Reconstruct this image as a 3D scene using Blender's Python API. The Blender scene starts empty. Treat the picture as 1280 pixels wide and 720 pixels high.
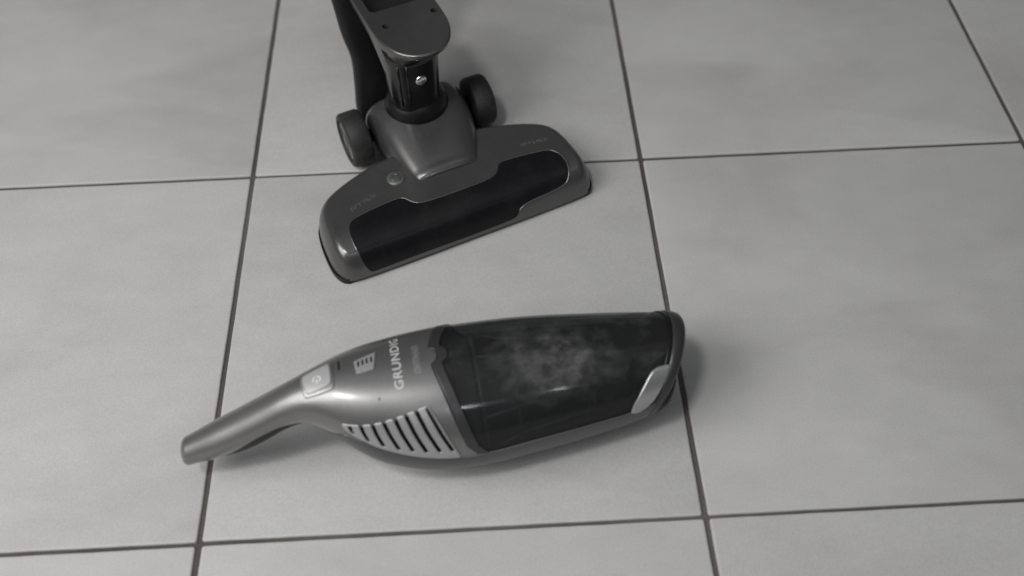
import bpy, bmesh, math, random
import numpy as np
from mathutils import Vector, Matrix

random.seed(7)
R = math.radians
scene = bpy.context.scene
COL = scene.collection

# ------------------------------------------------------------------ camera
cam_d = bpy.data.cameras.new('camera')
cam = bpy.data.objects.new('camera', cam_d)
COL.objects.link(cam)
cam.location = (0.2386, -0.7444, 0.7481)
cam.rotation_mode = 'XYZ'
cam.rotation_euler = (0.6623, 0.0137, -0.0509)
cam_d.sensor_width = 36.0
cam_d.lens = 1269.6 * 36.0 / 1280.0
cam_d.clip_start = 0.01
cam_d.clip_end = 60
cam_d.dof.use_dof = True
cam_d.dof.focus_distance = 0.92
cam_d.dof.aperture_fstop = 3.0
scene.camera = cam

# ------------------------------------------------------------------ light of a dim room: one window, weak bounce from the walls
world = bpy.data.worlds.new('World')
scene.world = world
world.use_nodes = True
wb = world.node_tree.nodes['Background']
wb.inputs[0].default_value = (0.93, 0.96, 1.0, 1)
wb.inputs[1].default_value = 0.065


def area_light(name, az, el, dist, sx, sy, watts, col, target=(0.2, -0.2, 0)):
    l = bpy.data.lights.new(name, 'AREA')
    l.shape = 'RECTANGLE'
    l.size, l.size_y = sx, sy
    l.energy = watts
    l.color = col
    o = bpy.data.objects.new(name, l)
    COL.objects.link(o)
    d = Vector((math.cos(R(el)) * math.cos(R(az)), math.cos(R(el)) * math.sin(R(az)), math.sin(R(el))))
    o.location = Vector(target) + d * dist
    o.rotation_euler = d.to_track_quat('Z', 'Y').to_euler()
    return o


area_light('window_light', -153, 45, 1.8, 1.15, 1.00, 20, (1.0, 0.985, 0.965))
# small lamp added high up for the hot spot on the hand unit's shoulder
area_light('hot_spot_lamp', -126, 66, 2.2, 0.24, 0.24, 12, (1.0, 0.99, 0.98))
# pale ceiling of the room giving the light back
area_light('ceiling_bounce', -120, 80, 2.5, 3.0, 3.0, 8.5, (0.99, 0.99, 1.0))
# two small lamps added to put glints on the dust bin
area_light('glint_lamp', -77, 44, 2.6, 0.09, 0.16, 1.5, (0.92, 0.96, 1.0))
area_light('glint_lamp', -57, 41, 2.6, 0.09, 0.16, 1.3, (0.92, 0.96, 1.0))

vs = scene.view_settings
vs.view_transform = 'Standard'
vs.look = 'None'
vs.exposure = 0.0
vs.gamma = 1.0
vs.use_curve_mapping = False

# ------------------------------------------------------------------ material helpers


def new_mat(name):
    m = bpy.data.materials.new(name)
    m.use_nodes = True
    nt = m.node_tree
    b = nt.nodes['Principled BSDF']
    return m, nt, b


def coords(nt, scale=(1, 1, 1)):
    tc = nt.nodes.new('ShaderNodeTexCoord')
    mp = nt.nodes.new('ShaderNodeMapping')
    mp.inputs['Scale'].default_value = scale
    nt.links.new(tc.outputs['Object'], mp.inputs['Vector'])
    return mp.outputs['Vector']


def noise(nt, vec, scale, detail=4, rough=0.55, dist=0.0):
    n = nt.nodes.new('ShaderNodeTexNoise')
    n.inputs['Scale'].default_value = scale
    n.inputs['Detail'].default_value = detail
    n.inputs['Roughness'].default_value = rough
    n.inputs['Distortion'].default_value = dist
    nt.links.new(vec, n.inputs['Vector'])
    return n.outputs['Fac']


def ramp(nt, fac, stops):
    r = nt.nodes.new('ShaderNodeValToRGB')
    e = r.color_ramp.elements
    e[0].position, e[0].color = stops[0][0], (*stops[0][1], 1)
    e[1].position, e[1].color = stops[-1][0], (*stops[-1][1], 1)
    for p, c in stops[1:-1]:
        k = e.new(p)
        k.color = (*c, 1)
    nt.links.new(fac, r.inputs['Fac'])
    return r.outputs['Color']


def g(v):
    return (v, v, v)


def mixc(nt, fac, a, b, mode='MIX'):
    m = nt.nodes.new('ShaderNodeMix')
    m.data_type = 'RGBA'
    m.blend_type = mode
    for sock, val in ((m.inputs[0], fac), (m.inputs[6], a), (m.inputs[7], b)):
        if hasattr(val, 'node'):
            nt.links.new(val, sock)
        else:
            sock.default_value = val if isinstance(val, float) else (*val, 1)
    return m.outputs[2]


def bump(nt, b, h, strength, dist=0.001):
    bp = nt.nodes.new('ShaderNodeBump')
    bp.inputs['Strength'].default_value = strength
    bp.inputs['Distance'].default_value = dist
    nt.links.new(h, bp.inputs['Height'])
    nt.links.new(bp.outputs['Normal'], b.inputs['Normal'])


def plastic(name, col, rough, metallic=0.0, grain=900, gamp=0.12, bstr=0.05, dust=0.0, coat=0.0, spec=0.5):
    """moulded plastic / metallic paint: fine grain, faint scuffs, optional dust film"""
    m, nt, b = new_mat(name)
    v = coords(nt)
    n1 = noise(nt, v, grain, 2)
    c1 = ramp(nt, n1, [(0.3, tuple(x * (1 - gamp) for x in col)), (0.7, tuple(x * (1 + gamp) for x in col))])
    n2 = noise(nt, v, 38, 5, 0.65, 0.4)
    if dust:
        dmask = ramp(nt, n2, [(0.47, g(0.0)), (0.78, g(dust))])
        c1 = mixc(nt, dmask, c1, (0.30, 0.29, 0.27))
    nt.links.new(c1, b.inputs['Base Color'])
    rr = nt.nodes.new('ShaderNodeMapRange')
    rr.inputs[3].default_value = rough - 0.06
    rr.inputs[4].default_value = rough + 0.10
    nt.links.new(n2, rr.inputs[0])
    nt.links.new(rr.outputs[0], b.inputs['Roughness'])
    b.inputs['Metallic'].default_value = metallic
    b.inputs['Coat Weight'].default_value = coat
    b.inputs['Coat Roughness'].default_value = 0.18
    b.inputs['Specular IOR Level'].default_value = spec
    bump(nt, b, n1, bstr, 0.0004)
    return m


M = {}
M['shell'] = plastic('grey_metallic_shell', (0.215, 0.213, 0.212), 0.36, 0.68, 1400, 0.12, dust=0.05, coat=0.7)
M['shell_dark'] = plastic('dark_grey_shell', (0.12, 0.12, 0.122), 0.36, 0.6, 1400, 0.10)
M['ring'] = plastic('charcoal_ring', (0.040, 0.040, 0.042), 0.3, 0.1, 1400, 0.10)
M['nozzle'] = plastic('grey_metallic_nozzle', (0.130, 0.128, 0.128), 0.29, 0.70, 1400, 0.12, dust=0.10, coat=0.35)
M['vent'] = plastic('light_grey_vent', (0.40, 0.40, 0.405), 0.38, 0.45, 1400, 0.08)
M['silver'] = plastic('silver_inlay', (0.46, 0.465, 0.465), 0.30, 0.75, 1200, 0.06)
M['black'] = plastic('black_plastic', (0.007, 0.007, 0.0075), 0.36, 0, 900, 0.2, dust=0.012, spec=0.35)
M['black_gloss'] = plastic('black_gloss_plastic', (0.007, 0.007, 0.0075), 0.2, 0, 900, 0.2, dust=0.015, coat=0.25)
M['rubber'] = plastic('black_rubber', (0.018, 0.018, 0.018), 0.62, 0, 700, 0.25, 0.2, dust=0.16)
M['window'] = plastic('smoked_window', (0.007, 0.007, 0.0085), 0.33, 0, 500, 0.2, 0.02, dust=0.02, spec=0.28)
M['hole'] = plastic('dark_recess', (0.006, 0.006, 0.007), 0.7, 0)
M['chrome'] = plastic('chrome', (0.85, 0.85, 0.86), 0.16, 1.0, 300, 0.03, 0.0)
M['button'] = plastic('pale_button', (0.42, 0.42, 0.42), 0.36, 0.15, 900, 0.05)
M['button_rim'] = plastic('button_surround', (0.30, 0.30, 0.305), 0.3, 0.5, 900, 0.05)
M['symbol'] = plastic('white_symbol', (0.85, 0.85, 0.85), 0.4, 0, 900, 0.03)
M['display'] = plastic('display_panel', (0.34, 0.34, 0.34), 0.3, 0.2, 900, 0.05)
M['print'] = plastic('white_print', (0.58, 0.58, 0.58), 0.5, 0, 2500, 0.15)
M['print_faint'] = plastic('faint_print', (0.36, 0.36, 0.36), 0.45, 0.2, 2500, 0.3)
M['print_dim'] = plastic('dim_print', (0.155, 0.155, 0.155), 0.45, 0.2, 2500, 0.5)
M['badge'] = plastic('green_grey_badge', (0.10, 0.112, 0.10), 0.25, 0.3, 500, 0.15)
M['badge_rim'] = plastic('badge_rim', (0.19, 0.20, 0.185), 0.3, 0.5, 500, 0.15)
M['led_off'] = plastic('unlit_led', (0.028, 0.014, 0.014), 0.3)
M['filter'] = plastic('filter_cloth', (0.26, 0.26, 0.265), 0.9, 0, 400, 0.3, 0.3, dust=0.5)

# smoked see-through bin wall with dust clinging to it
m, nt, b = new_mat('smoked_bin_wall')
v = coords(nt, (1, 1.3, 1.3))
n1 = noise(nt, v, 58, 7, 0.66, 0.1)
n2 = noise(nt, v, 13, 3, 0.5, 0.2)
mm = nt.nodes.new('ShaderNodeMath')
mm.operation = 'MULTIPLY'
nt.links.new(n1, mm.inputs[0])
nt.links.new(n2, mm.inputs[1])
ds = nt.nodes.new('ShaderNodeVectorMath')
ds.operation = 'DISTANCE'
tcb = nt.nodes.new('ShaderNodeTexCoord')
nt.links.new(tcb.outputs['Object'], ds.inputs[0])
ds.inputs[1].default_value = (0.305, -0.020, 0.096)
mr = nt.nodes.new('ShaderNodeMapRange')
for i_, v_ in ((1, 0.006), (2, 0.052), (3, 1.60), (4, 0.70)):
    mr.inputs[i_].default_value = v_
nt.links.new(ds.outputs['Value'], mr.inputs[0])
m3 = nt.nodes.new('ShaderNodeMath')
m3.operation = 'MULTIPLY'
nt.links.new(mm.outputs[0], m3.inputs[0])
nt.links.new(mr.outputs[0], m3.inputs[1])
dm = ramp(nt, m3.outputs[0], [(0.20, g(0.05)), (0.30, g(0.17)), (0.46, g(0.55))])
out = nt.nodes['Material Output']
tr = nt.nodes.new('ShaderNodeBsdfTransparent')
tr.inputs[0].default_value = (0.70, 0.71, 0.72, 1)
b.inputs['Base Color'].default_value = (0.012, 0.012, 0.014, 1)
b.inputs['Roughness'].default_value = 0.11
mx = nt.nodes.new('ShaderNodeMixShader')
mx.inputs[0].default_value = 0.40
nt.links.new(tr.outputs[0], mx.inputs[1])
nt.links.new(b.outputs[0], mx.inputs[2])
df = nt.nodes.new('ShaderNodeBsdfDiffuse')
df.inputs[0].default_value = (0.19, 0.195, 0.188, 1)
mx2 = nt.nodes.new('ShaderNodeMixShader')
nt.links.new(dm, mx2.inputs[0])
nt.links.new(mx.outputs[0], mx2.inputs[1])
nt.links.new(df.outputs[0], mx2.inputs[2])
nt.links.new(mx2.outputs[0], out.inputs['Surface'])
M['bin'] = m

# porcelain floor tile: pale grey with soft cloudy drifts, each tile its own drift
m, nt, b = new_mat('grey_porcelain_tile')
tc = nt.nodes.new('ShaderNodeTexCoord')
oi = nt.nodes.new('ShaderNodeObjectInfo')
ad = nt.nodes.new('ShaderNodeVectorMath')
ad.operation = 'MULTIPLY_ADD'
cmb = nt.nodes.new('ShaderNodeCombineXYZ')
for i in range(3):
    nt.links.new(oi.outputs['Random'], cmb.inputs[i])
nt.links.new(cmb.outputs[0], ad.inputs[0])
ad.inputs[1].default_value = (37, 61, 23)
nt.links.new(tc.outputs['Object'], ad.inputs[2])
mp = nt.nodes.new('ShaderNodeMapping')
mp.inputs['Rotation'].default_value = (0, 0, R(-24))
mp.inputs['Scale'].default_value = (0.8, 1.5, 1)
nt.links.new(ad.outputs[0], mp.inputs['Vector'])
vv = mp.outputs[0]
nA = noise(nt, vv, 4.2, 5, 0.5, 0.5)
nB = noise(nt, vv, 23, 5, 0.6, 0.3)
nC = noise(nt, ad.outputs[0], 620, 3, 0.7)
cA = ramp(nt, nA, [(0.28, (0.455, 0.450, 0.440)), (0.50, (0.532, 0.530, 0.524)), (0.75, (0.555, 0.554, 0.549))])
cB = ramp(nt, nB, [(0.3, g(0.955)), (0.7, g(1.03))])
cC = ramp(nt, nC, [(0.3, g(0.88)), (0.7, g(1.06))])
c = mixc(nt, 1.0, cA, cB, 'MULTIPLY')
c = mixc(nt, 1.0, c, cC, 'MULTIPLY')
tv = nt.nodes.new('ShaderNodeMapRange')
tv.inputs[3].default_value = 0.93
tv.inputs[4].default_value = 1.0
nt.links.new(oi.outputs['Random'], tv.inputs[0])
c = mixc(nt, 1.0, c, tv.outputs[0], 'MULTIPLY')
nt.links.new(c, b.inputs['Base Color'])
rr = nt.nodes.new('ShaderNodeMapRange')
rr.inputs[3].default_value = 0.42
rr.inputs[4].default_value = 0.58
nt.links.new(nB, rr.inputs[0])
nt.links.new(rr.outputs[0], b.inputs['Roughness'])
b.inputs['Specular IOR Level'].default_value = 0.35
bump(nt, b, nC, 0.08, 0.0006)
M['tile'] = m

m, nt, b = new_mat('grey_brown_grout')
v = coords(nt)
n1 = noise(nt, v, 6, 4)
n2 = noise(nt, v, 480, 4, 0.7)
c = ramp(nt, n1, [(0.3, (0.055, 0.048, 0.043)), (0.7, (0.13, 0.12, 0.11))])
c = mixc(nt, 1.0, c, ramp(nt, n2, [(0.3, g(0.7)), (0.7, g(1.2))]), 'MULTIPLY')
nt.links.new(c, b.inputs['Base Color'])
b.inputs['Roughness'].default_value = 0.9
bump(nt, b, n2, 0.4, 0.001)
M['grout'] = m

# ------------------------------------------------------------------ mesh helpers


def mesh_obj(name, verts, faces, mat, parent=None, smooth=True, weld=False):
    me = bpy.data.meshes.new(name)
    me.from_pydata([tuple(map(float, q)) for q in verts], [], faces)
    bm = bmesh.new()
    bm.from_mesh(me)
    if weld:
        bmesh.ops.remove_doubles(bm, verts=bm.verts, dist=1e-5)
    bmesh.ops.recalc_face_normals(bm, faces=bm.faces)
    bm.to_mesh(me)
    bm.free()
    if smooth:
        me.polygons.foreach_set('use_smooth', [True] * len(me.polygons))
    me.materials.append(M[mat])
    o = bpy.data.objects.new(name, me)
    COL.objects.link(o)
    if parent:
        o.parent = parent
    return o


def bm_obj(name, bm, mat, parent=None, smooth=True, sharp=None):
    me = bpy.data.meshes.new(name)
    bmesh.ops.recalc_face_normals(bm, faces=bm.faces)
    bm.to_mesh(me)
    bm.free()
    if smooth:
        me.polygons.foreach_set('use_smooth', [True] * len(me.polygons))
        if sharp:
            me.set_sharp_from_angle(angle=R(sharp))
    me.materials.append(M[mat])
    o = bpy.data.objects.new(name, me)
    COL.objects.link(o)
    if parent:
        o.parent = parent
    return o


def empty(name, loc, rz=0.0):
    o = bpy.data.objects.new(name, None)
    o.empty_display_size = 0.05
    COL.objects.link(o)
    o.location = loc
    o.rotation_euler = (0, 0, rz)
    return o


def loft(rings, cap=True):
    """rings: list of equal-length closed loops -> verts, faces"""
    n = len(rings[0])
    V = [p for r in rings for p in r]
    F = []
    for i in range(len(rings) - 1):
        for j in range(n):
            k = (j + 1) % n
            F.append((i * n + j, i * n + k, (i + 1) * n + k, (i + 1) * n + j))
    if cap:
        F.append(tuple(range(n - 1, -1, -1)))
        F.append(tuple((len(rings) - 1) * n + j for j in range(n)))
    return V, F


def oval(cx, cy, z, a, bb, n=48, p=2.0):
    out = []
    for i in range(n):
        t = 2 * math.pi * i / n
        c, s = math.cos(t), math.sin(t)
        out.append((cx + a * math.copysign(abs(c) ** (2 / p), c), cy + bb * math.copysign(abs(s) ** (2 / p), s), z))
    return out


def sweep_tube(pts, r, n=8, closed=False):
    """round bar along a polyline -> verts, faces"""
    P = [Vector(q) for q in pts]
    rings = []
    up = Vector((0, 0, 1))
    for i, q in enumerate(P):
        a = P[i - 1] if (i > 0 or closed) else P[i]
        c = P[(i + 1) % len(P)] if (i < len(P) - 1 or closed) else P[i]
        t = (c - a).normalized()
        x = t.cross(up)
        if x.length < 1e-4:
            x = t.cross(Vector((1, 0, 0)))
        x.normalize()
        y = x.cross(t)
        rr_ = r[i] if isinstance(r, (list, tuple)) else r
        rings.append([q + x * rr_ * math.cos(2 * math.pi * j / n) + y * rr_ * math.sin(2 * math.pi * j / n) for j in range(n)])
    V, F = loft(rings, not closed)
    if closed:
        m_ = len(rings)
        for j in range(n):
            k = (j + 1) % n
            F.append(((m_ - 1) * n + j, (m_ - 1) * n + k, k, j))
    return V, F


def hermite(x, X, Y):
    x = np.clip(np.asarray(x, float), X[0], X[-1])
    X = np.asarray(X, float)
    Y = np.asarray(Y, float)
    mgr = np.gradient(Y, X)
    i = np.clip(np.searchsorted(X, x) - 1, 0, len(X) - 2)
    h = X[i + 1] - X[i]
    t = (x - X[i]) / h
    return ((2 * t**3 - 3 * t**2 + 1) * Y[i] + (t**3 - 2 * t**2 + t) * h * mgr[i]
            + (-2 * t**3 + 3 * t**2) * Y[i + 1] + (t**3 - t**2) * h * mgr[i + 1])


def smooth_poly(pts, n=160, closed=True, it=2):
    """Chaikin rounding then even resampling of a 2-D polyline"""
    P = [np.array(q, float) for q in pts]
    for _ in range(it):
        Q = []
        m_ = len(P)
        rng = range(m_) if closed else range(m_ - 1)
        if not closed:
            Q.append(P[0])
        for i in rng:
            a, c = P[i], P[(i + 1) % m_]
            Q += [0.75 * a + 0.25 * c, 0.25 * a + 0.75 * c]
        if not closed:
            Q.append(P[-1])
        P = Q
    P = np.array(P + ([P[0]] if closed else []))
    d = np.concatenate([[0], np.cumsum(np.hypot(*np.diff(P, axis=0).T))])
    tt = np.linspace(0, d[-1], n, endpoint=not closed)
    return np.stack([np.interp(tt, d, P[:, 0]), np.interp(tt, d, P[:, 1])], 1)


def in_poly(x, y, poly):
    x = np.asarray(x)
    y = np.asarray(y)
    inside = np.zeros(x.shape, bool)
    n = len(poly)
    for i in range(n):
        x0, y0 = poly[i]
        x1, y1 = poly[(i + 1) % n]
        if y0 == y1:
            continue
        c_ = ((y0 > y) != (y1 > y)) & (x < (x1 - x0) * (y - y0) / (y1 - y0) + x0)
        inside ^= c_
    return inside


def dist_poly(x, y, poly, closed=True):
    x = np.asarray(x)
    y = np.asarray(y)
    best = np.full(x.shape, 1e9)
    n = len(poly)
    for i in range(n if closed else n - 1):
        a = poly[i]
        c_ = poly[(i + 1) % n]
        d = c_ - a
        L2 = d @ d + 1e-18
        t = np.clip(((x - a[0]) * d[0] + (y - a[1]) * d[1]) / L2, 0, 1)
        best = np.minimum(best, np.hypot(x - a[0] - t * d[0], y - a[1] - t * d[1]))
    return best


# ------------------------------------------------------------------ FLOOR
T = 0.40
floor = mesh_obj('floor', [(-1.8, -2.2, -0.0022), (2.6, -2.2, -0.0022), (2.6, 2.2, -0.0022), (-1.8, 2.2, -0.0022)],
                 [(0, 1, 2, 3)], 'grout', smooth=False)
floor['kind'] = 'structure'


def tile_mesh():
    hx = T / 2 - 0.0022
    hy = T / 2 - 0.0018
    prof = [(0.0, -0.006), (0.0, -0.0013), (0.0003, -0.0006), (0.0009, -0.00018), (0.002, 0.0)]
    rings = []
    for ins, z in prof:
        rr_ = 0.0022
        ring = []
        for cx, cy, a0 in ((1, 1, 0), (-1, 1, 90), (-1, -1, 180), (1, -1, 270)):
            for k in range(4):
                a = R(a0 + 30 * k)
                rad = max(rr_ - ins, 0.0002)
                ring.append((cx * (hx - rr_) + rad * math.cos(a), cy * (hy - rr_) + rad * math.sin(a), z))
        # slightly uneven edges
        full = []
        for q in range(16):
            p0, p1 = ring[q], ring[(q + 1) % 16]
            full.append(p0)
            if q % 4 == 3:
                for m_ in range(1, 40):
                    f = m_ / 40
                    x, y = p0[0] + (p1[0] - p0[0]) * f, p0[1] + (p1[1] - p0[1]) * f
                    wv = 0.00008 * (math.sin(97 * x + 61 * y) + math.sin(233 * x - 181 * y + 1) + 0.7 * math.sin(611 * x + 523 * y))
                    if abs(x) > abs(y):
                        x += wv
                    else:
                        y += wv
                    full.append((x, y, z))
        rings.append(full)
    V, F = loft(rings)
    me = bpy.data.meshes.new('tile')
    me.from_pydata(V, [], F)
    me.polygons.foreach_set('use_smooth', [True] * len(me.polygons))
    me.set_sharp_from_angle(angle=R(50))
    me.materials.append(M['tile'])
    return me


tme = tile_mesh()
for i in range(-4, 6):
    for j in range(-5, 5):
        o = bpy.data.objects.new('tile', tme)
        COL.objects.link(o)
        o.parent = floor
        o.location = ((i + 0.5) * T + random.uniform(-.0004, .0004), (j + 0.5) * T + random.uniform(-.0004, .0004), random.uniform(-.0003, 0))
        o.rotation_euler = (0, 0, R(random.uniform(-.06, .06)))

# ------------------------------------------------------------------ STICK VACUUM (floor nozzle + wheels + neck + dock + spine)
# local frame: u along the nozzle, v backwards from its front edge, w up
stick = empty('stick_vacuum', (0.1014, -0.146, 0), R(23))
stick['label'] = 'upright stick vacuum with wide grey floor nozzle, black neck and spine'
stick['category'] = 'vacuum cleaner'

UC = 0.131
half = [(0.0, -0.0065), (0.06, -0.0068), (0.112, -0.0060), (0.127, -0.0045), (0.1335, 0.004), (0.1365, 0.018), (0.1350, 0.052),
        (0.1300, 0.072), (0.1180, 0.0855), (0.0900, 0.0985), (0.0550, 0.1075), (0.0, 0.111)]
outl = [(UC + a, c) for a, c in half] + [(UC - a, c) for a, c in half[-2:0:-1]]
OUT = smooth_poly(outl, 260)


def body_z(u, v, base=0.0055):
    u = np.asarray(u, float)
    v = np.asarray(v, float)
    d = dist_poly(u, v, OUT)
    ins = in_poly(u, v, OUT)
    d = np.where(ins, d, 0)
    e1 = np.sqrt(np.clip(1 - (1 - np.clip(d / 0.013, 0, 1))**2, 0, 1))
    tf = np.clip((v + 0.0068) / 0.036, 0, 1)
    e2 = 0.30 + 0.70 * np.sqrt(np.clip(1 - (1 - tf)**2, 0, 1))
    crown = 1.0 + 0.10 * np.exp(-((u - UC) / 0.075)**2) * np.clip((v - 0.03) / 0.06, 0, 1)
    return base + 0.0315 * e1 * e2 * crown


def column_patch(name, poly, zfun, mat, parent, nu=120, nv=44, off=0.0, skirt=None, ease=True):
    """height-field sheet over a plan outline that each u column crosses once"""
    poly = np.asarray(poly)
    u0, u1 = poly[:, 0].min(), poly[:, 0].max()
    k = np.linspace(0, 1, nu)
    us = u0 + (u1 - u0) * (0.5 - 0.5 * np.cos(np.pi * k)) if ease else u0 + (u1 - u0) * k
    us[0] += 1e-5
    us[-1] -= 1e-5
    grid = []
    closed = np.vstack([poly, poly[:1]])
    for u in us:
        hits = []
        for a, c_ in zip(closed[:-1], closed[1:]):
            if (a[0] > u) != (c_[0] > u):
                t = (u - a[0]) / (c_[0] - a[0])
                hits.append(a[1] + t * (c_[1] - a[1]))
        lo, hi = min(hits), max(hits)
        w = 0.5 - 0.5 * np.cos(np.pi * np.linspace(0, 1, nv))
        grid.append(np.stack([np.full(nv, u), lo + (hi - lo) * w], 1))
    G = np.array(grid)
    Z = zfun(G[..., 0].ravel(), G[..., 1].ravel()).reshape(nu, nv) + off
    V = [(G[i, j, 0], G[i, j, 1], Z[i, j]) for i in range(nu) for j in range(nv)]
    F = [(i * nv + j, (i + 1) * nv + j, (i + 1) * nv + j + 1, i * nv + j + 1) for i in range(nu - 1) for j in range(nv - 1)]
    if skirt is not None:
        loop = [i * nv for i in range(nu)] + [(nu - 1) * nv + j for j in range(1, nv)] + \
               [i * nv + nv - 1 for i in range(nu - 2, -1, -1)] + [j for j in range(nv - 2, 0, -1)]
        b0 = len(V)
        for q in loop:
            x, y, z = V[q]
            V.append((x, y, skirt if not callable(skirt) else skirt(z)))
        n = len(loop)
        for i in range(n):
            j = (i + 1) % n
            F.append((loop[i], loop[j], b0 + j, b0 + i))
    return mesh_obj(name, V, F, mat, parent)


body = column_patch('nozzle_body', OUT, body_z, 'nozzle', stick, 170, 64, skirt=0.0045)

# black sole plate, a touch wider than the grey cover, riding just above the tiles
solep = [(UC + (q[0] - UC) * 1.012, max(0.05 + (q[1] - 0.05) * 1.01, -0.0035)) for q in OUT[::2]]
bm = bmesh.new()
lo = [bm.verts.new((a, c, 0.0012)) for a, c in solep]
hi = [bm.verts.new((a, c, 0.0068)) for a, c in solep]
n = len(lo)
for i in range(n):
    bm.faces.new((lo[i], lo[(i + 1) % n], hi[(i + 1) % n], hi[i]))
bm.faces.new(lo)
bm.faces.new(hi)
bm_obj('sole_plate', bm, 'black', stick, True, 40)

# dark brush window that runs over the front edge in the middle
whalf = [(0.0, -0.0062), (0.040, -0.0062), (0.0480, -0.0058), (0.0540, -0.0022), (0.098, -0.0010), (0.1080, 0.0020), (0.1125, 0.0140), (0.1120, 0.0250), (0.1085, 0.0350),
         (0.1000, 0.0405), (0.0580, 0.0452), (0.0495, 0.0430), (0.0440, 0.0330), (0.0345, 0.0285), (0.0, 0.0280)]
whalf2 = [(0.0, -0.0062), (0.050, -0.0062), (0.098, -0.0060), (0.1085, -0.0055), (0.1120, 0.0040)] + whalf[6:]
wout = [(UC + a, c) for a, c in whalf] + [(UC - a, c) for a, c in whalf2[-2:0:-1]]
WOUT = smooth_poly(wout, 300)
win = column_patch('brush_window', WOUT, body_z, 'window', body, 170, 40, off=0.0007, skirt=lambda z: z - 0.003)
# raised lip of the cover round the window (sides and back)
lip = np.array([q for q in WOUT])
i0 = int(np.argmin(np.hypot(lip[:, 0] - (UC + 0.050), lip[:, 1] + 0.004)))
i1 = int(np.argmin(np.hypot(lip[:, 0] - (UC - 0.1120), lip[:, 1] - 0.002)))
seg = lip[i0:i1 + 1] if i0 < i1 else np.vstack([lip[i0:], lip[:i1 + 1]])
zz = body_z(seg[:, 0], seg[:, 1]) + 0.0001
V, F = sweep_tube([(a, c, z) for (a, c), z in zip(seg, zz)], 0.0010, 8)
mesh_obj('window_lip', V, F, 'nozzle', body)

# badge
bu, bv = 0.0835, 0.0690
bz = float(body_z(np.array([bu]), np.array([bv]))[0])
def disc(name, cu, cv, z0, r0, h, mat, parent, bevel=0.0006, n=40):
    rings = [oval(cu, cv, z0 - 0.004, r0, r0, n), oval(cu, cv, z0 + h - bevel, r0, r0, n), oval(cu, cv, z0 + h, r0 - bevel, r0 - bevel, n)]
    V, F = loft(rings)
    o = mesh_obj(name, V, F, mat, parent)
    o.data.set_sharp_from_angle(angle=R(50))
    return o
bd = disc('badge', bu, bv, bz, 0.0088, 0.0012, 'badge_rim', body)
disc('badge_face', bu, bv, bz + 0.0004, 0.0066, 0.0010, 'badge', bd)
arc = [(bu + 0.0042 * math.cos(R(t)), bv + 0.0042 * math.sin(R(t)), bz + 0.0015) for t in range(40, 250, 15)]
V, F = sweep_tube(arc, 0.0007, 6)
mesh_obj('badge_mark', V, F, 'badge_rim', bd)

# faint worn print on the cover (too worn to read): short strokes
def strokes(name, u0, u1, v0, v1, hgt, nch, mat, parent, seed):
    rnd = random.Random(seed)
    bm = bmesh.new()
    du = (u1 - u0) / nch
    ang = math.atan2(v1 - v0, u1 - u0)
    for k in range(nch):
        cu = u0 + du * (k + .5)
        cv = v0 + (v1 - v0) * (k + .5) / nch
        parts = [(-.3, 0, .0006, hgt)] + [(0.05, rnd.choice((-.42, 0, .42)) * hgt, du * .6, .0006)]
        if rnd.random() < .6:
            parts.append((.3, 0, .0006, hgt * rnd.choice((1, .6))))
        for ox, oy, sx, sy in parts:
            pts = []
            for ax, ay in ((-1, -1), (1, -1), (1, 1), (-1, 1)):
                x = ox * du + ax * sx / 2
                y = oy + ay * sy / 2
                X = cu + x * math.cos(ang) - y * math.sin(ang)
                Y = cv + x * math.sin(ang) + y * math.cos(ang)
                Z = float(body_z(np.array([X]), np.array([Y]))[0]) + 0.00018
                pts.append(bm.verts.new((X, Y, Z)))
            bm.faces.new(pts)
    return bm_obj(name, bm, mat, parent, False)
strokes('worn_print', 0.213, 0.241, 0.0575, 0.0530, 0.0045, 7, 'print_dim', body, 3)
strokes('worn_print', 0.030, 0.058, 0.0500, 0.0590, 0.0045, 6, 'print_dim', body, 5)

# hood over the axle: rises from the nozzle to the neck joint
hood_st = [  # v, centre u, half width, top z
    (0.0550, 0.1345, 0.0330, 0.0400), (0.0570, 0.1345, 0.0345, 0.0422), (0.066, 0.1350, 0.0375, 0.0450), (0.080, 0.1358, 0.0415, 0.0490),
    (0.098, 0.1370, 0.0460, 0.0540), (0.116, 0.1380, 0.0495, 0.0585), (0.134, 0.1385, 0.0515, 0.0620), (0.150, 0.1385, 0.0525, 0.0620),
    (0.162, 0.1385, 0.0515, 0.0570), (0.168, 0.1385, 0.0490, 0.0480), (0.170, 0.1385, 0.0470, 0.040)]
hs = np.array(hood_st)
vq = np.concatenate([np.linspace(0.055, 0.0585, 6), np.linspace(0.060, 0.170, 40)])
rings = []
for v_ in vq:
    c_ = np.interp(v_, hs[:, 0], hs[:, 1])
    w_ = float(hermite(v_, hs[:, 0], hs[:, 2]))
    zt = float(hermite(v_, hs[:, 0], hs[:, 3]))
    zb = 0.026
    ring = []
    for k in range(65):
        t = math.pi * k / 64
        cc, ss_ = math.cos(t), math.sin(t)
        ring.append((c_ + w_ * math.copysign(abs(cc) ** (2 / 4.0), cc), v_, zb + (zt - zb) * abs(ss_) ** (2 / 2.7)))
    rings.append(ring)
V, F = loft(rings)
mesh_obj('hood', V, F, 'nozzle', stick)

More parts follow.
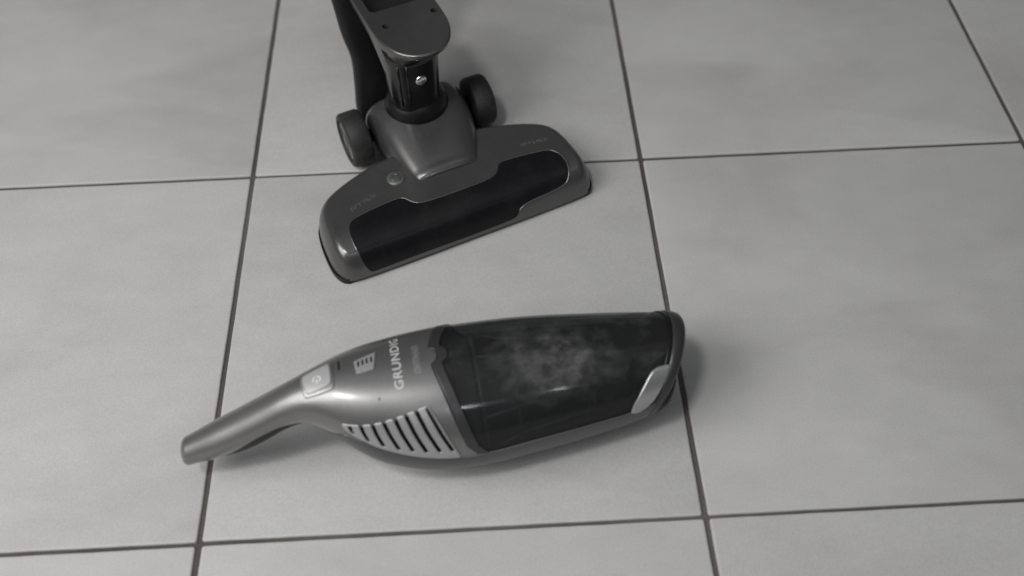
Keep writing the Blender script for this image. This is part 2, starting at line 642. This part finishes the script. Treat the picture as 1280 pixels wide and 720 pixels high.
# black chassis and axle between the wheels
bm = bmesh.new()
bmesh.ops.create_cube(bm, size=1, matrix=Matrix.Translation((0.139, 0.136, 0.0215)) @ Matrix.Diagonal((0.094, 0.066, 0.034, 1)))
bmesh.ops.bevel(bm, geom=bm.edges[:], offset=0.006, segments=3, affect='EDGES')
bm_obj('chassis', bm, 'black', stick, True, 50)
V, F = sweep_tube([(0.070, 0.147, 0.0285), (0.218, 0.147, 0.0285)], 0.007, 20)
mesh_obj('axle', V, F, 'black', stick)


def wheel(u0, u1, v_, r, outer):
    """rounded tyre with a recessed hub on its outer face"""
    n = 56
    s = 1 if outer > 0 else -1
    ub, uf = (u0, u1) if s > 0 else (u1, u0)
    w_ = abs(u1 - u0)
    prof = [(0.0, r * 0.42), (0.0, r * 0.86), (0.03, r * 0.95), (0.12, r * 0.995), (0.5, r), (0.88, r * 0.99), (0.97, r * 0.94), (1.0, r * 0.87),
            (1.0, r * 0.78), (0.90, r * 0.74), (0.88, r * 0.30), (0.92, r * 0.26), (0.92, r * 0.02)]
    rings = [[(ub + (uf - ub) * t, v_ + rad * math.cos(2 * math.pi * k / n), r + 0.0008 + rad * math.sin(2 * math.pi * k / n)) for k in range(n)] for t, rad in prof]
    V, F = loft(rings)
    o = mesh_obj('wheel', V, F, 'rubber', stick)
    o.data.set_sharp_from_angle(angle=R(45))
    # hub disc set in the outer face
    pr2 = [(0.885, r * 0.70), (0.93, r * 0.70), (0.95, r * 0.64), (0.935, r * 0.30), (0.98, r * 0.22), (0.98, r * 0.01)]
    rings = [[(ub + (uf - ub) * t, v_ + rad * math.cos(2 * math.pi * k / n), r + 0.0008 + rad * math.sin(2 * math.pi * k / n)) for k in range(n)] for t, rad in pr2]
    V, F = loft(rings)
    h = mesh_obj('hub', V, F, 'black_gloss', o)
    h.data.set_sharp_from_angle(angle=R(35))
    return o


wheel(0.0595, 0.0815, 0.149, 0.0285, -1)
wheel(0.1955, 0.2175, 0.146, 0.0268, 1)

# neck: knuckle, oval post with ribs, chrome pin
NU, NV = 0.1345, 0.137
rings = []
for k in range(15):
    t = -60 + 150 * k / 14
    rr_ = max(0.0325 * math.cos(R(t)), 0.0005)
    rings.append(oval(NU + 0.002, NV + 0.002, 0.058 + 0.024 * math.sin(R(t)), rr_, rr_ * 0.95, 48))
V, F = loft(rings)
mesh_obj('neck_knuckle', V, F, 'black', stick)
rings = [oval(NU, NV, z, a, c, 48, 2.5) for z, a, c in (
    (0.052, 0.0205, 0.020), (0.062, 0.0225, 0.0215), (0.072, 0.0240, 0.0225), (0.086, 0.0250, 0.0232), (0.105, 0.0258, 0.0238), (0.125, 0.0265, 0.0245), (0.141, 0.0285, 0.0255))]
V, F = loft(rings)
neck = mesh_obj('neck', V, F, 'black_gloss', stick)
for du in (-0.0195, -0.0120):
    fv = -0.0232 * (1 - abs(du / 0.0272) ** 2.5) ** (1 / 2.5)
    V, F = sweep_tube([(NU + du * .94, NV + fv * .95 + .0002, 0.078), (NU + du, NV + fv - .0002, 0.10), (NU + du * 1.02, NV + fv * 1.04, 0.128)], 0.0011, 8)
    mesh_obj('rib', V, F, 'black_gloss', neck)
# pin
n = 28
px_, pz_ = NU + 0.0005, 0.1075
rings = []
for dy, rad in ((0.004, 0.0056), (-0.0012, 0.0056), (-0.0024, 0.0048), (-0.0029, 0.0030), (-0.0030, 0.0003)):
    rings.append([(px_ + rad * math.cos(2 * math.pi * k / n), NV - 0.0228 + dy, pz_ + rad * math.sin(2 * math.pi * k / n)) for k in range(n)])
V, F = loft(rings)
mesh_obj('lock_pin', V, F, 'chrome', neck)

# dock ledge: tongue-shaped shelf that carries the hand unit's nose
CU = 0.1405
th_ = [(-0.0365, 0.212), (-0.0365, 0.155), (-0.0350, 0.131), (-0.0275, 0.110), (-0.015, 0.0980), (0.0, 0.0945), (0.015, 0.0980), (0.0275, 0.110), (0.0350, 0.131), (0.0365, 0.150), (0.0365, 0.212)]
tongue = smooth_poly([(CU + a, c) for a, c in th_], 120, closed=False)
tongue = np.vstack([tongue])
ctr = np.array([NU, NV + 0.012])
Z0 = 0.1500


def tring(scale, z, ce=(0, 0)):
    c_ = np.array([CU, 0.165])
    return [tuple(c_ + (q - c_) * scale) + (z,) for q in tongue]


def slot_ring(z):
    return [(a, c, z) for a, c in ((0.1130, 0.2090), (0.1130, 0.1790), (0.1170, 0.1755), (0.1660, 0.1755), (0.1700, 0.1790), (0.1700, 0.2090))]


# side wall from neck up to the rim, lofted from the neck oval
wall_r = []
for t, z in ((0.0, 0.112), (0.22, 0.1170), (0.48, 0.1235), (0.72, 0.1300), (0.90, 0.1370), (0.98, 0.1430), (1.0, 0.1472), (0.998, 0.1488), (0.985, 0.1500)):
    ring = []
    for q in tongue:
        d = q - ctr
        L_ = np.hypot(*d)
        ang = math.atan2(d[1] / 0.0245, d[0] / 0.028)
        s0 = np.array([NU + 0.027 * math.cos(ang), NV + 0.0240 * math.sin(ang)])
        if t < 0.98 or z < .1495:
            w2 = s0 + (q - s0) * t
        else:
            c_ = np.array([CU, 0.165])
            w2 = c_ + (q - c_) * 0.968
        kf = 0.40 + 0.60 * min(max((q[1] - 0.095) / 0.05, 0), 1)
        ring.append((w2[0], w2[1], 0.150 - (0.150 - z) * kf))
    wall_r.append(ring)
n = len(tongue)
V = [p for r_ in wall_r for p in r_]
F = []
for i in range(len(wall_r) - 1):
    for j in range(n - 1):
        F.append((i * n + j, i * n + j + 1, (i + 1) * n + j + 1, (i + 1) * n + j))
dock = mesh_obj('dock_shelf', V, F, 'nozzle', stick)
# top face with a real slot and screw wells: filled from outline minus holes
rim = [(q[0], q[1]) for q in wall_r[-1]]
holes = [[(a, c) for a, c, _ in slot_ring(0)]]
SC = [(0.1190, 0.1510), (0.1690, 0.1530)]
for cx, cy in SC:
    holes.append([(cx + 0.0036 * math.cos(2 * math.pi * k / 20), cy + 0.0036 * math.sin(2 * math.pi * k / 20)) for k in range(20)])
bm = bmesh.new()
edges = []
hole_loops = []
for li, lp in enumerate([rim] + holes):
    vs_ = [bm.verts.new((a, c, Z0)) for a, c in lp]
    for i in range(len(vs_)):
        edges.append(bm.edges.new((vs_[i], vs_[(i + 1) % len(vs_)])))
    if li:
        hole_loops.append(vs_)
bmesh.ops.triangle_fill(bm, edges=edges, use_beauty=True, use_dissolve=False)
for li, vs_ in enumerate(hole_loops):
    dz = 0.016 if li == 0 else 0.005
    low = [bm.verts.new((q.co.x, q.co.y, Z0 - dz)) for q in vs_]
    for i in range(len(vs_)):
        j = (i + 1) % len(vs_)
        bm.faces.new((vs_[i], vs_[j], low[j], low[i]))
    if li:
        bm.faces.new(low)
bm_obj('shelf_top', bm, 'nozzle', dock, True, 30)
bm = bmesh.new()
bmesh.ops.create_cube(bm, size=1, matrix=Matrix.Translation((0.1415, 0.194, 0.1415)) @ Matrix.Diagonal((0.060, 0.040, 0.012, 1)))
for f_ in [f for f in bm.faces if f.normal.z > .5]:
    bmesh.ops.delete(bm, geom=[f_], context='FACES_ONLY')
bm_obj('slot_well', bm, 'hole', dock, False)
for cx, cy in SC:
    rings = [oval(cx, cy, Z0 - .0049, .0033, .0033, 20), oval(cx, cy, Z0 - .0036, .0033, .0033, 20), oval(cx, cy, Z0 - .0030, .0022, .0022, 20)]
    V, F = loft(rings)
    mesh_obj('screw', V, F, 'hole', dock)

# black spine behind the neck, rising out of the picture to the grip
sp = [  # z, centre u, half width, v front, v back
    (0.010, 0.131, 0.0430, 0.172, 0.196), (0.025, 0.131, 0.0430, 0.178, 0.204), (0.050, 0.131, 0.0385, 0.187, 0.213), (0.080, 0.131, 0.0355, 0.196, 0.222),
    (0.100, 0.131, 0.0385, 0.203, 0.229), (0.133, 0.131, 0.0400, 0.213, 0.239), (0.16, 0.131, 0.0420, 0.220, 0.246), (0.20, 0.131, 0.0430, 0.228, 0.256),
    (0.30, 0.133, 0.0430, 0.244, 0.276), (0.42, 0.135, 0.0390, 0.262, 0.292), (0.55, 0.137, 0.0260, 0.280, 0.308), (0.64, 0.138, 0.0170, 0.292, 0.318), (0.70, 0.138, 0.0155, 0.300, 0.324)]
spa = np.array(sp)
rings = []
for z in np.concatenate([np.linspace(.010, .2, 40), np.linspace(.21, .70, 24)]):
    cu = np.interp(z, spa[:, 0], spa[:, 1])
    hw = float(hermite(z, spa[:, 0], spa[:, 2]))
    v0 = np.interp(z, spa[:, 0], spa[:, 3])
    v1 = np.interp(z, spa[:, 0], spa[:, 4])
    rings.append(oval(cu, (v0 + v1) / 2, z, hw, (v1 - v0) / 2, 48, 3.2))
V, F = loft(rings)
spine = mesh_obj('spine', V, F, 'black', stick)
bm = bmesh.new()
bmesh.ops.create_cube(bm, size=1, matrix=Matrix.Translation((0.133, 0.172, 0.024)) @ Matrix.Diagonal((0.060, 0.040, 0.022, 1)))
bmesh.ops.bevel(bm, geom=bm.edges[:], offset=0.004, segments=2, affect='EDGES')
bm_obj('spine_bracket', bm, 'black', stick, True, 50)
V, F = sweep_tube([(0.138, 0.309, 0.68), (0.138, 0.325, 0.80), (0.138, 0.338, 0.90)], 0.0125, 20)
mesh_obj('tube', V, F, 'nozzle', stick)
V, F = sweep_tube([(0.138, 0.335, 0.88), (0.138, 0.340, 0.93), (0.138, 0.338, 0.98), (0.138, 0.322, 1.02), (0.138, 0.294, 1.05)], [0.0165, 0.018, 0.0185, 0.018, 0.0165], 24)
mesh_obj('grip', V, F, 'black', stick)

# ------------------------------------------------------------------ HAND VACUUM
hand = empty('handheld_vacuum', (-0.014, -0.337, 0.0), math.atan2(0.13458, 0.9909))
hand['label'] = 'grey cordless handheld vacuum with smoky dust bin lying on the floor tiles'
hand['category'] = 'handheld vacuum'
ST = np.array([(0.0, 0.0328, 0.0112), (0.012, 0.0375, 0.0126), (0.03, 0.0447, 0.0151), (0.05, 0.0543, 0.0162), (0.07, 0.0655, 0.0164), (0.088, 0.076, 0.0164), (0.1, 0.0806, 0.0179),
               (0.11, 0.0812, 0.0213), (0.12, 0.0786, 0.0265), (0.13, 0.0739, 0.0329), (0.142, 0.0673, 0.0404), (0.155, 0.0615, 0.0466), (0.17, 0.057, 0.0513),
               (0.19, 0.053, 0.0557), (0.21, 0.0505, 0.0584), (0.23, 0.0491, 0.0593), (0.25, 0.0491, 0.0588), (0.27, 0.0505, 0.0571), (0.3, 0.0513, 0.0542),
               (0.33, 0.0515, 0.0505), (0.36, 0.0521, 0.0462), (0.38, 0.0544, 0.0418), (0.395, 0.0560, 0.0385), (0.41, 0.0562, 0.0352), (0.43, 0.0565, 0.032)])
KZ = 0.94


def surf(s, th, off=0.0):
    """outer skin of the hand unit: s along its axis, th round it (90 = top, 180 = this side); local metres"""
    s = np.asarray(s, float)
    th = np.radians(np.asarray(th, float))
    a = hermite(s, ST[:, 0], ST[:, 2])
    z = hermite(s, ST[:, 0], ST[:, 1])
    # rounded tip of the handle
    tip = np.clip(s / 0.0060, 0, 1)
    a = a * np.clip(1 - (1 - tip)**2.6, 1e-6, 1)**(1 / 2.6)
    kb = np.minimum(KZ * a, z - 0.0006)
    sn = np.sin(th)
    up = np.where(sn >= 0, KZ * a, kb)
    x = s
    y = (a + off) * np.cos(th)
    zz_ = z + (up + off) * sn
    return np.stack([x + 0 * y, y, zz_], -1)


def seam(th):
    x = np.abs(np.asarray(th, float) - 85)
    return np.interp(x, [0, 4.5, 8, 15, 52, 78, 87, 95, 180], [.2112, .2100, .2056, .2068, .2162, .2232, .2300, .2330, .2330])


def nose(th):
    return 0.3840 + 0.0175 * np.cos(np.radians(np.asarray(th, float) - 58))


def patch(name, s_fun0, s_fun1, t0, t1, ns, nt_, mat, parent, off=0.0, thick=0.0, close=False, cut=None, ends=False):
    """sheet on the skin between two s-limits; optional inner wall"""
    th = np.linspace(t0, t1, nt_)
    f = np.linspace(0, 1, ns)
    S0 = s_fun0(th)
    S1 = s_fun1(th)
    S = S0[None, :] + (S1 - S0)[None, :] * f[:, None]
    TH = np.repeat(th[None, :], ns, 0)
    P = surf(S, TH, off)
    V = [tuple(q) for q in P.reshape(-1, 3)]
    F = []
    Sc = (S[:-1, :-1] + S[1:, 1:]) / 2
    Tc = (TH[:-1, :-1] + TH[1:, 1:]) / 2
    drop = cut(Sc, Tc) if cut else np.zeros(Sc.shape, bool)
    for i in range(ns - 1):
        for j in range(nt_ - 1):
            if not drop[i, j]:
                F.append((i * nt_ + j, (i + 1) * nt_ + j, (i + 1) * nt_ + j + 1, i * nt_ + j + 1))
    o = mesh_obj(name, V, F, mat, parent, weld=close)
    if thick:
        md = o.modifiers.new('thickness', 'SOLIDIFY')
        md.thickness = thick
        md.offset = -1
        md.use_even_offset = False
    return o


# the grille on the near flank (and its mirror image on the far flank)
VENT = np.array([(0.1318, 154.0), (0.1360, 150.0), (0.1650, 137.0), (0.1975, 124.5), (0.2000, 126.0), (0.2185, 173.0), (0.2170, 174.5), (0.1888, 173.7), (0.1619, 169.6), (0.1450, 165.2), (0.1340, 161.5)])
SLOTS = [((0.1385, 152.2), (0.1398, 159.2)), ((0.1465, 145.2), (0.1502, 161.8)), ((0.155, 139.9), (0.1608, 163.2)), ((0.1632, 136.0), (0.1718, 164.4)),
         ((0.1719, 132.8), (0.1820, 164.6)), ((0.1804, 130.4), (0.1920, 165.2)), ((0.1890, 128.9), (0.2020, 164.6)), ((0.1978, 128.2), (0.2117, 164.2))]
RS = 0.055  # degrees -> metres scale used to measure distances on the skin


def to_m(s, t):
    return np.stack([np.asarray(s, float), np.radians(np.asarray(t, float)) * RS], -1)


VENTM = smooth_poly(to_m(VENT[:, 0], VENT[:, 1]), 140, it=2)
MIR = 148.0


def vent_cut(S, TT):
    r_ = np.zeros(S.shape, bool)
    for tt in (TT, MIR - TT):
        q = to_m(S, tt)
        r_ |= in_poly(q[..., 0], q[..., 1], VENTM) & (dist_poly(q[..., 0], q[..., 1], VENTM) > 0.0026)
    return r_


shell = patch('body_shell', lambda t: 0 * t + 0.0, lambda t: seam(((t + 95) % 360) - 95), -95, 265, 330, 241, 'shell', hand, 0.0, 0.0022, close=True, cut=vent_cut)


def slot_mask(S, TT):
    q = to_m(S, TT)
    m_ = np.zeros(S.shape, bool)
    for k, (a, c_) in enumerate(SLOTS):
        A_ = to_m(*a)
        B_ = to_m(*c_)
        mid = (A_ + B_) / 2 + np.array([-0.0006, 0.0])
        m_ |= dist_poly(q[..., 0], q[..., 1], np.array([A_, mid, B_]), closed=False) < 0.00165
    return m_


def vent_panel(mirror):
    # fine sheet over the grille outline: columns along s, slots left open
    poly = VENTM
    nu, nv = 190, 120
    us = np.linspace(poly[:, 0].min() + 1e-5, poly[:, 0].max() - 1e-5, nu)
    closed = np.vstack([poly, poly[:1]])
    S = np.zeros((nu, nv))
    TT = np.zeros((nu, nv))
    for i, u in enumerate(us):
        hits = []
        for a, c_ in zip(closed[:-1], closed[1:]):
            if (a[0] > u) != (c_[0] > u):
                hits.append(a[1] + (u - a[0]) / (c_[0] - a[0]) * (c_[1] - a[1]))
        S[i] = u
        TT[i] = np.degrees(np.linspace(min(hits), max(hits), nv) / RS)
    q = to_m(S, TT)
    d = dist_poly(q[..., 0], q[..., 1], poly)
    off = 0.0004 + 0.0010 * np.sqrt(np.clip(1 - (1 - np.clip(d / 0.0014, 0, 1))**2, 0, 1))
    P = surf(S, TT if not mirror else MIR - TT, off)
    Sc = (S[:-1, :-1] + S[1:, 1:]) / 2
    Tc = (TT[:-1, :-1] + TT[1:, 1:]) / 2
    drop = slot_mask(Sc, Tc)
    V = [tuple(x) for x in P.reshape(-1, 3)]
    F = [(i * nv + j, (i + 1) * nv + j, (i + 1) * nv + j + 1, i * nv + j + 1) for i in range(nu - 1) for j in range(nv - 1) if not drop[i, j]]
    o = mesh_obj('vent_grille', V, F, 'vent', hand)
    bm_ = bmesh.new()
    bm_.from_mesh(o.data)
    bmesh.ops.delete(bm_, geom=[x for x in bm_.verts if not x.link_faces], context='VERTS')
    # relax the slot rims so their edges run smooth
    for _ in range(6):
        bv_ = [x for x in bm_.verts if x.is_boundary]
        new = {}
        for x in bv_:
            nb = [e.other_vert(x) for e in x.link_edges if e.is_boundary]
            if len(nb) == 2:
                new[x] = x.co * .5 + (nb[0].co + nb[1].co) * .25
        for x, c_ in new.items():
            x.co = c_
    bm_.to_mesh(o.data)
    bm_.free()
    md = o.modifiers.new('thickness', 'SOLIDIFY')
    md.thickness = 0.0014
    md.offset = -1
    # dark inside behind the slots
    P2 = surf(S, TT if not mirror else MIR - TT, -0.0048)
    F2 = [(i * nv + j, (i + 10) * nv + j, (i + 10) * nv + j + 10, i * nv + j + 10) for i in range(0, nu - 10, 10) for j in range(0, nv - 10, 10)]
    mesh_obj('vent_cavity', [tuple(x) for x in P2.reshape(-1, 3)], F2, 'hole', o)
    return o


vent_panel(False)
vent_panel(True)

# dust bin
bin_o = patch('dust_bin', lambda t: seam(t) + 0.006, lambda t: nose(t) + 0.0005, -3, 173, 120, 130, 'bin', hand, -0.0006, 0.0018)
patch('bin_collar', lambda t: seam(t) + 0.0006, lambda t: seam(t) + 0.0085, -3, 173, 10, 160, 'ring', hand, 0.0003, 0.003)
# lower tray: runs under the grille and the bin to the nose
TT_S = [.118, .126, .1335, .146, .162, .189, .215, .2333, .40]
TT_T = [215, 186, 171, 168.4, 171.8, 175.3, 175.6, 173.4, 173.4]
V, F = [], []
n1_, n2_ = 150, 70
for i in range(n1_):
    f = i / (n1_ - 1)
    for j in range(n2_):
        h = j / (n2_ - 1)
        s_ = 0.119 + f * (0.371 - 0.119)
        t0_ = np.interp(s_, TT_S, TT_T)
        t_ = t0_ + h * (530 - 2 * t0_)
        s2 = 0.119 + f * (float(nose(t_)) + 0.001 - 0.119)
        t0_ = np.interp(s2, TT_S, TT_T)
        t_ = t0_ + h * (530 - 2 * t0_)
        V.append(tuple(surf(s2, t_, 0.0007)))
        if i and j:
            q = i * n2_ + j
            F.append((q - n2_ - 1, q - n2_, q, q - 1))
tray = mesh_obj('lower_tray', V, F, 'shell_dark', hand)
md = tray.modifiers.new('thickness', 'SOLIDIFY')
md.thickness = 0.0020
md.offset = -1
# dark, slightly bulging strip along the underside of the handle
V, F = [], []
for i in range(60):
    f = i / 59
    for j in range(30):
        h = j / 29
        s_ = 0.026 + f * (0.112 - 0.026)
        e = math.sin(math.pi * f) ** 0.7
        t_ = 270 + (h - .5) * 2 * (20 + 68 * e)
        V.append(tuple(surf(s_, t_, 0.0002 + 0.0030 * e * (1 - abs(2 * h - 1) ** 3))))
        if i and j:
            q = i * 30 + j
            F.append((q - 31, q - 30, q, q - 1))
mesh_obj('handle_dark_strip', V, F, 'rubber', hand)
# filter, inner cone and lint seen through the wall
rings = []
for s_, r_ in ((0.222, 0.046), (0.236, 0.046), (0.238, 0.030), (0.262, 0.029), (0.300, 0.024), (0.312, 0.020), (0.314, 0.001)):
    zc = float(hermite(s_, ST[:, 0], ST[:, 1]))
    rings.append([(s_, r_ * math.cos(2 * math.pi * k / 40), zc + 0.93 * r_ * math.sin(2 * math.pi * k / 40)) for k in range(40)])
V, F = loft(rings)
fl = mesh_obj('filter_cone', V, F, 'filter', bin_o)
fl.data.set_sharp_from_angle(angle=R(40))
# clear ribs of the filter cage and its rings
for s_, r_, w_ in ((0.240, 0.0490, 0.0016), (0.268, 0.0400, 0.0012), (0.330, 0.0300, 0.0012)):
    zc = float(hermite(s_, ST[:, 0], ST[:, 1]))
    V, F = sweep_tube([(s_, r_ * math.cos(2 * math.pi * k / 48), zc + 0.93 * r_ * math.sin(2 * math.pi * k / 48)) for k in range(48)], w_, 8, closed=True)
    mesh_obj('cage_ring', V, F, 'vent', fl)
for k in range(6):
    a = R(25 + 60 * k)
    pts = []
    for s_, r_ in ((0.240, 0.0490), (0.268, 0.0400), (0.330, 0.0300)):
        zc = float(hermite(s_, ST[:, 0], ST[:, 1]))
        pts.append((s_, r_ * math.cos(a), zc + 0.93 * r_ * math.sin(a)))
    V, F = sweep_tube(pts, 0.0014, 8)
    mesh_obj('cage_rib', V, F, 'vent', fl)
# nose: black ring round a slanted mouth, silver inlay on the flank, suction lip below
th = np.linspace(-180, 180, 97)[:-1]
rings = []
for ds, off in ((-0.0010, -0.0006), (-0.0008, 0.0006), (0.0012, 0.0012), (0.0060, 0.0010), (0.0090, 0.0000), (0.0102, -0.0018), (0.0098, -0.0045), (0.002, -0.006)):
    rings.append([tuple(q) for q in surf(nose(th) + ds, th, off)])
V, F = loft(rings, False)
ring_o = mesh_obj('nose_ring', V, F, 'ring', hand)
# black groove strip between bin and ring
patch('nose_gasket', lambda t: nose(t) - 0.0048, lambda t: nose(t) - 0.0004, -3, 173, 5, 120, 'black', hand, 0.0004, 0.002)
rings = []
for ds, off in ((0.002, -0.006), (0.001, -0.022), (-0.004, -0.034)):
    rings.append([tuple(q) for q in surf(nose(th) + ds, th, off)])
V, F = loft(rings, False)
mesh_obj('mouth', V, F, 'hole', ring_o)


def flank_inlay(name, st_pts, mat, parent, off, thick, mirror=False, nu=60, nv=30, rnd_it=1):
    poly = smooth_poly(to_m([q[0] for q in st_pts], [q[1] for q in st_pts]), 140, it=rnd_it)
    us = np.linspace(poly[:, 0].min() + 1e-5, poly[:, 0].max() - 1e-5, nu)
    closed = np.vstack([poly, poly[:1]])
    S = np.zeros((nu, nv))
    TT = np.zeros((nu, nv))
    for i, u in enumerate(us):
        hits = []
        for a, c_ in zip(closed[:-1], closed[1:]):
            if (a[0] > u) != (c_[0] > u):
                hits.append(a[1] + (u - a[0]) / (c_[0] - a[0]) * (c_[1] - a[1]))
        S[i] = u
        TT[i] = np.degrees(np.linspace(min(hits), max(hits), nv) / RS)
    q = to_m(S, TT)
    d = dist_poly(q[..., 0], q[..., 1], poly)
    rim_ = min(0.0012, thick)
    of = off + (thick) * np.sqrt(np.clip(1 - (1 - np.clip(d / rim_, 0, 1))**2, 0, 1))
    P = surf(S, TT if not mirror else MIR - TT, of)
    V = [tuple(x) for x in P.reshape(-1, 3)]
    F = [(i * nv + j, (i + 1) * nv + j, (i + 1) * nv + j + 1, i * nv + j + 1) for i in range(nu - 1) for j in range(nv - 1)]
    return mesh_obj(name, V, F, mat, parent)


SIL = [(0.3905, 128.8), (0.3760, 128.8), (0.3680, 139.9), (0.3525, 171.5), (0.3600, 178.0), (0.3715, 172.0), (0.3795, 157.0), (0.3880, 136.0)]
for mir in (False, True):
    flank_inlay('silver_inlay', SIL, 'silver', hand, -0.0002, 0.0014, mir)
# suction lip below the mouth that props the nose on the floor
tl = np.linspace(152, 378, 50)
cpts = [tuple(surf(float(nose(t)) + 0.0105, t, -0.0035)) for t in tl]
V, F = sweep_tube(cpts, [0.0052 * min(1, 6 * i / 49 + .25, 6 * (49 - i) / 49 + .25) for i in range(50)], 12)
mesh_obj('suction_lip', V, F, 'black', hand)


# pale power button on a surround, battery display with four unlit lamps
def rr_quad(c4, it=3, k=0.10):
    """corner list -> slightly rounded outline by cutting each corner"""
    out_ = []
    n_ = len(c4)
    for i in range(n_):
        p0, p1, p2 = np.array(c4[i - 1], float), np.array(c4[i], float), np.array(c4[(i + 1) % n_], float)
        out_ += [tuple(p1 + (p0 - p1) * k), tuple(p1 + (p2 - p1) * k)]
    return out_


btn_b = flank_inlay('button_surround', rr_quad([(0.1052, 68), (0.1310, 61), (0.1325, 108), (0.1078, 125)]), 'button_rim', hand, 0.0, 0.0010, nu=50, nv=40)
btn = flank_inlay('power_button', rr_quad([(0.1072, 73), (0.1297, 67), (0.1306, 101), (0.1096, 118)]), 'button', btn_b, 0.0007, 0.0018, nu=50, nv=40)


def skin_strip(name, st_pts, width, mat, parent, off):
    """thin printed line along the skin"""
    P = np.array(st_pts, float)
    q = to_m(P[:, 0], P[:, 1])
    V, F = [], []
    for i in range(len(q)):
        t = q[min(i + 1, len(q) - 1)] - q[max(i - 1, 0)]
        t /= np.hypot(*t) + 1e-12
        nrm = np.array([-t[1], t[0]]) * width / 2
        for sg in (-1, 1):
            w = q[i] + sg * nrm
            V.append(tuple(surf(w[0], math.degrees(w[1] / RS), off)))
        if i:
            F.append((2 * i - 2, 2 * i - 1, 2 * i + 1, 2 * i))
    return mesh_obj(name, V, F, mat, parent)


bc, bt = 0.1192, 92.0
skin_strip('power_symbol', [(bc + 0.0028 * math.sin(R(a)), bt + math.degrees(0.0028 * math.cos(R(a)) / 0.030)) for a in range(40, 325, 15)], 0.0009, 'symbol', btn, 0.0028)
skin_strip('power_symbol', [(bc, bt - 0.3), (bc, bt + 3), (bc, bt + 6.5)], 0.0009, 'symbol', btn, 0.0028)
skin_strip('button_groove', [(0.1362, 66), (0.1364, 74), (0.1364, 82)], 0.0016, 'hole', hand, 0.00015)
led = flank_inlay('battery_display', rr_quad([(0.1476, 75.5), (0.1656, 69), (0.1630, 89.5), (0.1492, 92.5)], k=.06), 'display', hand, 0.0, 0.0011, nu=50, nv=40)
for a, t in ((0.1512, 81.4), (0.1545, 80.4), (0.1578, 79.7), (0.1613, 78.9)):
    flank_inlay('battery_lamp', rr_quad([(a - .0008, t - 3.6), (a + .0009, t - 3.9), (a + .0008, t + 3.3), (a - .0009, t + 3.6)]), 'led_off', led, 0.0010, 0.0004, nu=10, nv=10)
# small recess screw dot on the shoulder
flank_inlay('shell_dimple', [(0.1634 + .0012 * math.cos(R(a)), 118 + 1.4 * math.sin(R(a))) for a in range(0, 360, 30)], 'shell_dark', shell, 0.0, 0.0001, nu=10, nv=10)


# lettering wrapped round the shell, reading from this flank over the top
def wrap_text(name, body_, s0, th0, height, adv, mat, parent, off=0.0003, bold=0.0):
    cu = bpy.data.curves.new(name, 'FONT')
    cu.body = body_
    cu.size = 1.0
    cu.offset = bold
    cu.resolution_u = 3
    cu.space_character = 1.08
    to = bpy.data.objects.new(name + '_tmp', cu)
    COL.objects.link(to)
    dg = bpy.context.evaluated_depsgraph_get()
    me0 = bpy.data.meshes.new_from_object(to.evaluated_get(dg))
    bpy.data.objects.remove(to)
    bm_ = bmesh.new()
    bm_.from_mesh(me0)
    bmesh.ops.triangulate(bm_, faces=bm_.faces[:])
    bmesh.ops.subdivide_edges(bm_, edges=[e for e in bm_.edges if e.calc_length() > .15], cuts=2)
    xs = [q.co.x for q in bm_.verts]
    x0, x1 = min(xs), max(xs)
    for q in bm_.verts:
        f = (q.co.x - x0) / (x1 - x0)
        t = th0 - f * adv
        s_ = s0 - q.co.y / 0.70 * height
        q.co = Vector(surf(s_, t, off))
    return bm_obj(name, bm_, mat, parent, False)


wrap_text('brand_lettering', 'GRUNDIG', 0.1828, 111.0, 0.0066, 57.0, 'print', shell, off=0.00016, bold=0.012)
# second, smaller printed line, too faint to read
rnd = random.Random(4)
V, F = [], []
t = 99.0
while t > 72:
    w = rnd.uniform(1.1, 2.0)
    for sa, sb, ta, tb in ((0.1925, 0.1975, t, t - .5), (rnd.choice((0.1925, 0.1948, 0.1970)),) * 2 + (t, t - w)):
        if sa == sb:
            sb = sa + .0006
        b0 = len(V)
        for s_, q in ((sa, ta), (sb, ta), (sb, tb), (sa, tb)):
            V.append(tuple(surf(s_, q, 0.00015)))
        F.append((b0, b0 + 1, b0 + 2, b0 + 3))
    t -= w + rnd.uniform(.5, 1.1)
mesh_obj('faint_lettering', V, F, 'print_faint', shell, smooth=False)
